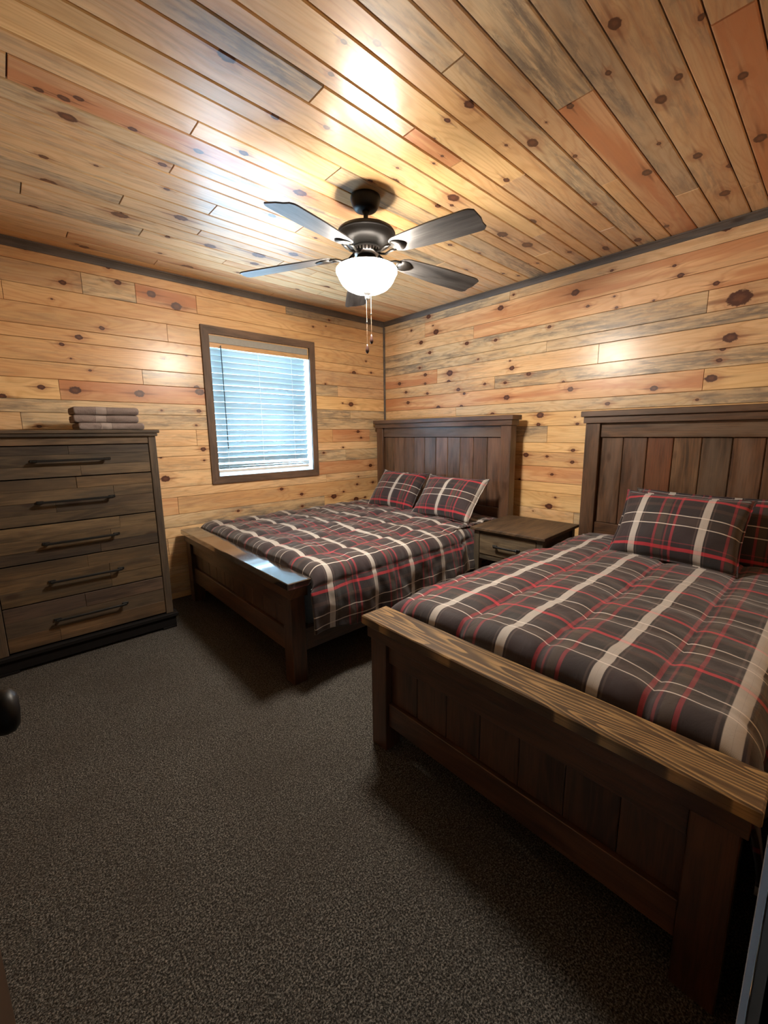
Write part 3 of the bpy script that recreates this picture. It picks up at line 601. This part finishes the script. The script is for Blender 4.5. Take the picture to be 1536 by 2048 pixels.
pillow('plaid pillow nearest the window wall, leaning on the corner bed headboard', (2.80, 2.925, .800), d2r(38), 0.03, .60, .43, .17, .03, .0, 1)
pillow('plaid pillow on the corner bed nearer the nightstand, right one of its pair', (2.765, 2.255, .800), d2r(40), 0.0, .64, .43, .18, -.01, .01, 2)
pillow('plaid pillow lying in front on the nearer narrow bed', (2.69, .575, .815), d2r(38), -.02, .60, .43, .19, .155-.02, .0, 5)
pillow('plaid pillow mostly hidden behind another on the narrow bed', (2.90, .46, .790), d2r(24), .03, .80, .42, .15, .1, .0, 6)

# ------------------------------------------------------------------ nightstand
ns = empty('nightstand', (2.515, 1.832, 0), 'weathered wooden nightstand with one drawer between the beds', 'nightstand', rotz=0)
ns.rotation_euler = (0, 0, d2r(2.9))
NW, ND, NH = .578, .60, .655         # local: X depth towards wall, Y to -width
gt = dict(tone=(.80, .80, .72), stain=.4)
bm = bmesh.new(); bxf(bm, -ND/2, ND/2, -NW/2, NW/2, -.011, .011, .004, 2)
o = put('top', bm, GREYW, ns, tone=(.75, .58, .42), stain=.3); o.location = (ND/2, -NW/2, NH-.011)
for x in (.022, ND-.067):
    for y in (-.067, -NW+.022): box('leg', x, x+.045, y, y+.045, 0, NH-.0225, GREYW, ns, .003, 'z', **gt)
box('side_panel', .068, ND-.068, -NW+.034, -NW+.046, .42, NH-.0225, GREYW, ns, .001, tone=(.6, .5, .42))
box('side_panel', .068, ND-.068, -.046, -.034, .42, NH-.0225, GREYW, ns, .001, tone=(.6, .5, .42))
box('back_panel', ND-.04, ND-.03, -NW+.0675, -.0675, .42, NH-.0225, GREYW, ns, .001, 'y', **gt)
box('apron', .030, .048, -NW+.068, -.068, .415, .452, GREYW, ns, .002, 'y', **gt)
box('apron', .030, .048, -NW+.068, -.068, NH-.043, NH-.0225, GREYW, ns, .002, 'y', **gt)
dw = box('drawer', .024, .042, -NW+.070, -.070, .455, NH-.046, GREYW, ns, .003, 'y', tone=(1.15, 1.1, .95), stain=.6)
def handle(parent, c, ln, axis_rot, proj=.030, r=.0062):
    bm = bmesh.new()
    bxf(bm, -ln/2+.022, ln/2-.022, -.0065, .0065, proj-.005, proj+.006, .002)
    for s in (-1, 1):
        bxf(bm, s*(ln/2-.012)-.018, s*(ln/2-.012)+.018, -.008, .008, .0005, .008, .002)
        bxf(bm, s*(ln/2-.022)-.006, s*(ln/2-.022)+.006, -.0065, .0065, .006, proj+.004, .002)
        bxf(bm, s*(ln/2-.018)-.014, s*(ln/2-.018)+.004*0+.010, -.0068, .0068, proj-.010, proj+.0045, .002)
    o = put('handle', bm, BLACK, parent, label='black bar handle'); return o
h = handle(dw, None, .20, 0, .026); h.matrix_local = Matrix.Translation((0, .0095, 0)) @ Matrix(((1, 0, 0, 0), (0, 0, 1, 0), (0, 1, 0, 0), (0, 0, 0, 1)))

# ------------------------------------------------------------------ chest of drawers
ch = empty('chest_of_drawers', (-.160, 3.09, 0), 'weathered barn-wood chest of five drawers with black bar handles', 'dresser')
CW, CD = .915, .42
body = dict(tone=(.62, .56, .50), stain=.4)
bm = bmesh.new(); bxf(bm, -CW/2-.022, CW/2+.022, -CD/2-.012, CD/2+.005, -.010, .010, .004, 2)
o = put('top', bm, GREYW, ch, tone=(.72, .64, .56), stain=.5); o.location = (CW/2, CD/2-.008, 1.376)
box('top_moulding', -.010, CW+.010, -.014, .02, 1.346, 1.3655, GREYW, ch, .003, **body)
for y in ((0, .045), (CW-.045, CW)): box('post', y[0], y[1], .0, .045, .112, 1.3455, GREYW, ch, .003, 'z', **body)
box('side_panel', .004, .02, .046, CD, .112, 1.3455, GREYW, ch, .001, 'z', **body); box('side_panel', CW-.02, CW-.004, .046, CD, .112, 1.3455, GREYW, ch, .001, 'z', **body)
box('back_panel', .021, CW-.021, CD-.012, CD, .112, 1.3455, GREYW, ch, .001, **body)
box('top_rail', .0455, CW-.0455, .004, .03, 1.300, 1.3455, GREYW, ch, .002, tone=(1.0, .85, .68), stain=.3)
box('base_moulding', -.026, CW+.026, -.022, CD-.002, .085, .1115, BLKWOOD, ch, .004)
box('plinth', -.012, CW+.012, -.008, .014, .018, .0845, BLKWOOD, ch, .003)
for x in (-.012, CW-.078):
    for y in (-.0075, CD-.095): box('foot', x, x+.09, y+.0, y+.08, .0, .0175, BLKWOOD, ch, .003)
box('plinth', -.012, .010, .015, CD-.02, .018, .0845, BLKWOOD, ch, .003, 'x'); box('plinth', CW-.010, CW+.012, .015, CD-.02, .018, .0845, BLKWOOD, ch, .003)
DZ = [1.298, 1.112, .845, .628, .388, .120]
PT = [[(.42, .40, .40), (.85, .80, .70), (.95, .85, .68)], [(.95, .78, .55), (1.0, .88, .68), (.60, .52, .42), (.9, .8, .62)], [(1.05, .92, .68), (.95, .82, .60), (.45, .40, .36)], [(.85, .70, .48), (1.0, .82, .55), (.95, .80, .55)], [(.62, .52, .50), (.80, .72, .62), (.95, .72, .48)]]
HZ = [1.212, .976, .733, .501, .262]
for k in range(5):
    z1, z0 = DZ[k]-.003, DZ[k+1]+.003
    dw = bpy.data.objects.new('drawer', None); COL.objects.link(dw); dw.parent = ch
    n = len(PT[k]); hs = np.cumsum([0]+[RND.uniform(.8, 1.25) for _ in range(n)]); hs = z1-(z1-z0)*hs/hs[-1]
    for i in range(n):
        cut = RND.uniform(.30, .72)*CW; parts_ = ((.048, cut), (cut, CW-.048)) if RND.random() < .75 else ((.048, CW-.048),)
        for a, b_ in parts_:
            j = RND.uniform(.82, 1.15); box('board', a+.0003, b_-.0003, .004+RND.uniform(-.002, .0012), .024, hs[i+1]+.0003, hs[i]-.0003, GREYW, dw, .0012, tone=tuple(c*j for c in PT[k][i]), stain=RND.uniform(.2, .9))
    h = handle(dw, None, .375, 0, .032); h.matrix_local = Matrix.Translation((.2975+.160, .004, HZ[k])) @ Matrix(((1, 0, 0, 0), (0, 0, -1, 0), (0, 1, 0, 0), (0, 0, 0, 1)))

# ------------------------------------------------------------------ towels
def towel(label, c, w, d, h, rz, seed):
    bm = bmesh.new(); n = 40; loop = []
    # side profile (Y-Z) of a folded towel: rounded front fold, stacked layers at the sides
    pro = []
    for i in range(13): a = math.pi/2+math.pi*i/12; pro.append((-d/2+h/2+h/2*math.cos(a), h/2+h/2*math.sin(a)))
    for i in range(1, 7): pro.append((-d/2+h/2+(d-h)*i/6, 0))
    for i in range(1, 12): a = -math.pi/2+math.pi*i/12; pro.append((d/2-h/2+h/2*math.cos(a), h/2+h/2*math.sin(a)))
    for i in range(0, 7): pro.append((d/2-h/2-(d-h)*i/6, h))
    pro = pro[:-1]; rings = []
    for i in range(n+1):
        x = -w/2+w*i/n; e = min(1, (w/2-abs(x))/.012); sc = .80+.20*math.sqrt(max(0, 1-(1-e)**2))
        r = []
        for y, z in pro:
            m = .0065*noise.noise(Vector((x*9+seed, y*12, z*30)))+.0018*noise.noise(Vector((x*50, y*40, seed+z*60)))
            band_ = -.0018 if abs(x-.006) < .028 else 0
            yy = y*(1+(m+band_)*6/d*.5); zz = h/2+(z-h/2)*sc*(1+(m+band_)*16)
            r.append(bm.verts.new((x, yy+.004*math.sin(x*13+seed), max(0.0005, zz))))
        rings.append(r)
    m_ = len(pro)
    for A, B in zip(rings, rings[1:]):
        for k in range(m_): f = bm.faces.new((A[k], A[(k+1) % m_], B[(k+1) % m_], B[k])); f.smooth = True
    bm.faces.new(rings[0][::-1]); bm.faces.new(rings[-1])
    o = put('folded_towel', bm, TERRY); o.location = c; o.rotation_euler = (0, 0, rz)
    for s in (-1, 1):                                           # the fold line seen at each end
        bm = bmesh.new(); bxf(bm, s*(w/2+.001)-.002, s*(w/2+.001)+.002, -d/2+h*.4, d/2-h*.2, h*.44, h*.56, .001); put('fold_edge', bm, TERRY, o)
    tag(o, label, 'towel', 'folded towels on the chest')
towel('taupe bath towel at the bottom of the stack on the chest', (.535, 3.30, 1.387), .355, .26, .044, .02, 1)
towel('taupe bath towel in the middle of the stack on the chest', (.515, 3.305, 1.4315), .345, .25, .047, -.01, 2)
towel('taupe bath towel on top of the stack on the chest', (.517, 3.30, 1.479), .345, .25, .050, .01, 3)

# ------------------------------------------------------------------ ceiling fan
FX, FY = 1.541, 1.829
fan = empty('ceiling_fan', (FX, FY, 0), 'five-blade bronze ceiling fan with a lit frosted glass bowl', 'ceiling fan')
bm = bmesh.new(); lathe(bm, [(.0, 2.552), (.076, 2.552), (.078, 2.545), (.077, 2.534), (.071, 2.516), (.065, 2.502), (.056, 2.492), (.040, 2.486), (.0, 2.484)], 40); put('canopy', bm, BRONZE, fan, True)
bm = bmesh.new(); lathe(bm, [(.0, 2.4835), (.020, 2.4835), (.018, 2.474), (.0125, 2.469), (.0125, 2.440), (.018, 2.434), (.023, 2.424), (.024, 2.410), (.0, 2.4085)], 24); put('downrod', bm, BRONZE, fan, True)
bm = bmesh.new(); lathe(bm, [(.0, 2.408), (.045, 2.408), (.085, 2.404), (.125, 2.397), (.146, 2.388), (.153, 2.376), (.154, 2.370), (.150, 2.366), (.147, 2.364), (.144, 2.350), (.128, 2.332), (.100, 2.318), (.080, 2.312), (.0, 2.311)], 56); put('motor_housing', bm, BRONZE, fan, True)
bm = bmesh.new(); lathe(bm, [(.0, 2.3105), (.070, 2.3105), (.068, 2.290), (.060, 2.272), (.0, 2.2715)], 48); put('vent_ring', bm, NICKEL, fan, True, label='ribbed pale metal vent band')
bm = bmesh.new()
for k in range(24):
    a = 2*math.pi*k/24; s = bmesh.ops.create_cube(bm, size=1)['verts']
    bmesh.ops.scale(bm, vec=(.010, .006, .016), verts=s); bmesh.ops.translate(bm, vec=(.0675, 0, 2.291), verts=s); bmesh.ops.rotate(bm, cent=(0, 0, 0), matrix=Matrix.Rotation(a, 3, 'Z'), verts=s)
o = put('vent_slots', bm, BLACK, fan); o['kind'] = 'stuff'
bm = bmesh.new(); lathe(bm, [(.0, 2.271), (.050, 2.271), (.050, 2.252), (.060, 2.245), (.066, 2.236), (.067, 2.218), (.0, 2.217)], 40); put('switch_housing', bm, BRONZE, fan, True)
bm = bmesh.new(); lathe(bm, [(.068, 2.2200), (.125, 2.2180), (.146, 2.2140), (.145, 2.2115), (.068, 2.2165)], 48); put('added_light_shield', bm, NICKEL, fan, True)  # added disc over the bowl, blocks its upward light onto the ceiling
bm = bmesh.new(); pr = [(.146, 2.2105), (.156, 2.208), (.1615, 2.202), (.1625, 2.194), (.159, 2.184), (.151, 2.170), (.143, 2.153), (.131, 2.134), (.111, 2.115), (.082, 2.101), (.048, 2.095), (.018, 2.093)]
lathe(bm, pr, 64)
put('glass_bowl', bm, BOWL, fan, True, label='glowing frosted white glass bowl')
bm = bmesh.new(); lathe(bm, [(.0, 2.096), (.024, 2.096), (.026, 2.091), (.020, 2.084), (.012, 2.080), (.008, 2.074), (.012, 2.068), (.012, 2.062), (.006, 2.056), (.0, 2.055)], 28); put('finial', bm, NICKEL, fan, True)
ZH, ZT, RT = 2.268, 2.222, .705
def blade_bm():
    bm = bmesh.new(); r1 = .185; n = 26; top_, bot_ = [], []
    outl = []
    for i in range(n+1):
        t_ = i/n; x = r1+(RT-r1)*t_
        wv = .052+.023*min(1, t_/.55)**.8
        if t_ < .12: wv *= math.sqrt(max(0, 1-((.12-t_)/.12)**2))*.75+.25
        if t_ > .93: wv *= 1-.22*((t_-.93)/.07)**2
        skew = .010*max(0, (t_-.93)/.07)
        outl.append((x, wv, skew))
    for sz, store in ((.003, top_), (-.003, bot_)):
        for x, wv, sk in outl: store.append([bm.verts.new((x-(sk if q > 0 else 0), q*wv, sz)) for q in (-1, -.92, -.5, 0, .5, .92, 1)])
    for st in (top_, bot_):
        for A, B in zip(st, st[1:]):
            for k in range(6): bm.faces.new((A[k], B[k], B[k+1], A[k+1]) if st is top_ else (A[k], A[k+1], B[k+1], B[k]))
    for A, B, C, D in zip(top_, top_[1:], bot_, bot_[1:]):
        bm.faces.new((A[0], C[0], D[0], B[0])); bm.faces.new((A[-1], B[-1], D[-1], C[-1]))
    for A, C in ((top_[0], bot_[0]), (top_[-1], bot_[-1])):
        for k in range(6): bm.faces.new((A[k], A[k+1], C[k+1], C[k]))
    return bm
def iron_bm():
    bm = bmesh.new()
    for off in (-.014, .014): tube(bm, [(.060, off*.5, .012), (.095, off*.8, -.012), (.130, off*1.3, -.018), (.165, off*1.5, -.006), (.20, off*1.6, -.005)], .006, 8)
    n = 20; a_, b_ = [], []
    for k in range(n):
        th = 2*math.pi*k/n; x = .235+.045*math.cos(th); y = .040*math.sin(th)*(1-.3*math.cos(th))
        a_.append(bm.verts.new((x, y, -.0035))); b_.append(bm.verts.new((x, y, -.0075)))
    bm.faces.new(a_); bm.faces.new(b_[::-1])
    for k in range(n): bm.faces.new((a_[k], a_[(k+1) % n], b_[(k+1) % n], b_[k]))
    return bm
BLADE = stained_mat('grey_walnut_blade', (.022, .021, .021), (.085, .081, .078), .35, .38, freq=6, spec=.5)
for k in range(5):
    ang = 3.5013+k*2*math.pi/5
    R = Matrix.Rotation(ang, 4, 'Z') @ Matrix.Translation((0, 0, 2.283)) @ Matrix.Rotation(math.atan2(ZH-ZT+.015, RT), 4, 'Y')
    b = put('blade', blade_bm(), BLADE, fan); b.matrix_local = R @ Matrix.Rotation(d2r(-11), 4, 'X')
    b['tone'] = [1., 1., 1.]
    ir = put('blade_iron', iron_bm(), BRONZE, fan, True); ir.matrix_local = R @ Matrix.Rotation(d2r(-11), 4, 'X')
r_ = Vector((rr.x, rr.y, 0)).normalized()
for nm, off, zt, zb in (('light', -.004, 2.055, 1.828), ('fan', .020, 2.088, 1.878)):
    p = r_*off; cnn = bpy.data.objects.new('pull_chain', None); COL.objects.link(cnn); cnn.parent = fan; cnn.location = (p.x, p.y, 0)
    bm = bmesh.new(); nb = int((zt-zb)/.0052)
    tube(bm, [(0, 0, zt), (0, 0, zb)], .0010, 6)
    for i in range(nb): bmesh.ops.create_icosphere(bm, subdivisions=1, radius=.0020, matrix=Matrix.Translation((0, 0, zt-i*.0052)))
    put('bead_chain', bm, CHAIN, cnn)
    bm = bmesh.new(); lathe(bm, [(0, zb+.002), (.0035, zb), (.006, zb-.010), (.0098, zb-.026), (.0098, zb-.036), (.005, zb-.046), (0, zb-.048)], 16); put('pendant', bm, PENDANT, cnn, True, label='small dark wooden pull')
    bm = bmesh.new(); bmesh.ops.create_icosphere(bm, subdivisions=2, radius=.0042, matrix=Matrix.Translation((0, 0, zt-.5*(zt-zb)))); put('coupling', bm, BRONZE, cnn, True)
